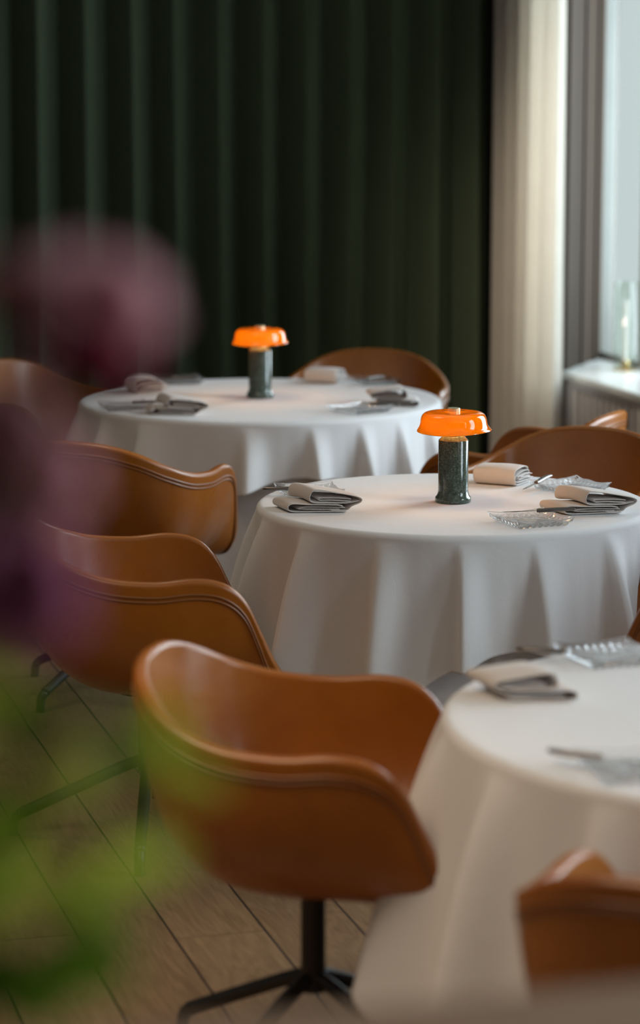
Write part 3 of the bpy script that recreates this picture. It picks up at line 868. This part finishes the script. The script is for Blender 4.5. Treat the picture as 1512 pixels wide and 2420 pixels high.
def petal_mesh(mb, base, out, up, L, W, cup):
    out = out.normalized(); side = out.cross(up).normalized(); n = 6; m = 5
    b0 = len(mb.v)
    for i in range(n + 1):
        t = i / n; w = W * math.sin(math.pi * min(1, t * .86 + .08)) ** .8
        c = base + out * (L * t) + up * (cup * L * t * t)
        for j in range(m):
            s = (j / (m - 1) - .5) * 2
            mb.v.append(c + side * (w * s / 2) + up * (abs(s) ** 2 * w * .18))
    for i in range(n):
        for j in range(m - 1):
            a = b0 + i * m + j; mb.f.append((a, a + 1, a + m + 1, a + m))
def bloom(rad, seed):
    rnd = random.Random(seed); mb = MB()
    for (k, el, l) in ((5, 75, .55), (6, 55, .8), (8, 32, .95), (9, 8, 1.0)):
        for q in range(k):
            a = 2 * math.pi * (q + rnd.random() * .4) / k; e = math.radians(el + rnd.uniform(-7, 7))
            out = Vector((math.cos(a) * math.cos(e), math.sin(a) * math.cos(e), math.sin(e)))
            up = Vector((-math.cos(a) * math.sin(e), -math.sin(a) * math.sin(e), math.cos(e)))
            petal_mesh(mb, Vector((0, 0, 0)), out, up, rad * l, rad * .75, .35 if el < 50 else -.1)
    return mb
def orient(mb, loc, dirv):
    q = Vector(dirv).to_track_quat('Z', 'Y')
    mb.v = [q @ v + Vector(loc) for v in mb.v]
    return mb
def stem_pts(p):
    p = Vector(p); a = Vector((VX + (p.x - VX) * .06, VY + (p.y - VY) * .06, 1.24))
    m1 = a.lerp(p, .45) + Vector(((VX - p.x) * .12, 0, .06))
    return catmull([a, m1, p], 8)
FL = [  # x, y, z, radius, material, label
    (-0.116, 1.34, 1.772, .026, 'pink', 'large blurred dusty pink flower, biggest bloom before the green curtain'),
    (-0.115, 1.30, 1.752, .018, 'crimson', 'small blurred crimson flower just beneath the large pink one'),
    (-0.155, 1.32, 1.785, .015, 'mauve', 'blurred brownish mauve flower at the left edge before the green curtain'),
    (-0.134, 1.36, 1.742, .013, 'mauve', 'blurred mauve flower just below left of the large pink one'),
    (-0.154, 1.30, 1.718, .018, 'mauve', 'blurred mauve flower in front of the far left armchair'),
    (-0.142, 1.34, 1.690, .018, 'pink', 'blurred dusty pink flower over the turned away armchair'),
    (-0.160, 1.36, 1.660, .022, 'mauve', 'blurred mauve flower hanging before the back of the side on armchair'),
    (-0.156, 1.30, 1.636, .026, 'purple', 'large blurred purple flower at the left edge, lowest of the blooms'),
    (-0.176, 1.36, 1.690, .028, 'purple', 'blurred purple flower cut by the left edge beside the mauve ones'),
]
for i, (x, y, z, r, mt, lab) in enumerate(FL):
    st = stem_pts((x, y, z)); tip = st[-1]; d = (st[-1] - st[-3]).normalized()
    t = thing('cut_flower', lab, 'flower', (VX, VY, 1.24), 0, 'cut flowers in the vase')
    o0 = Vector((VX, VY, 1.24))
    s = MB().tube([p - o0 for p in st], .0022, 8).build('stem', M['dark_leaf'], t, smooth=True)
    b = orient(bloom(r * 1.6, i), tip - o0, (d + Vector((0.1, -.9, .1))).normalized()); b.build('blossom', M[mt], t, smooth=True)
LV = [  # leafy sprigs: x, y, z, leaf length, material, label
    (-0.1165, 1.32, 1.578, .050, 'dark_leaf', 'blurred deep green sprig before the legs of the side on armchair'),
    (-0.0930, 1.34, 1.545, .046, 'leaf', 'blurred bright green sprig against the nearest armchair'),
    (-0.1480, 1.30, 1.590, .040, 'leaf', 'blurred bright green sprig at the left edge over the floor boards'),
    (-0.1100, 1.28, 1.510, .050, 'leaf', 'blurred yellow green sprig low over the floor boards'),
    (-0.1450, 1.30, 1.450, .065, 'dark_leaf', 'blurred deep green sprig in the bottom left corner'),
    (-0.0950, 1.30, 1.470, .045, 'dark_leaf', 'blurred green sprig at the bottom edge right of the deep green one'),
]
for i, (x, y, z, L, mt, lab) in enumerate(LV):
    st = stem_pts((x, y, z)); o0 = Vector((VX, VY, 1.24)); rnd = random.Random(90 + i)
    t = thing('leafy_sprig', lab, 'leaf sprig', (VX, VY, 1.24), 0, 'leafy sprigs in the vase')
    MB().tube([p - o0 for p in st], .0018, 8).build('stem', M['dark_leaf'], t, smooth=True)
    for k in range(8):
        q = st[-1 - k] - o0
        a = rnd.uniform(0, 6.28); out = Vector((math.cos(a), .3 * math.sin(a), rnd.uniform(-.5, .7))).normalized()
        up = Vector((0, -1, .4)); up = (up - out * up.dot(out)).normalized()
        m = MB(); petal_mesh(m, q, out, up, L * rnd.uniform(.7, 1.1), L * .45, .15)
        m.build('leaf', M[mt], t, smooth=True)
bpy.context.view_layer.update()
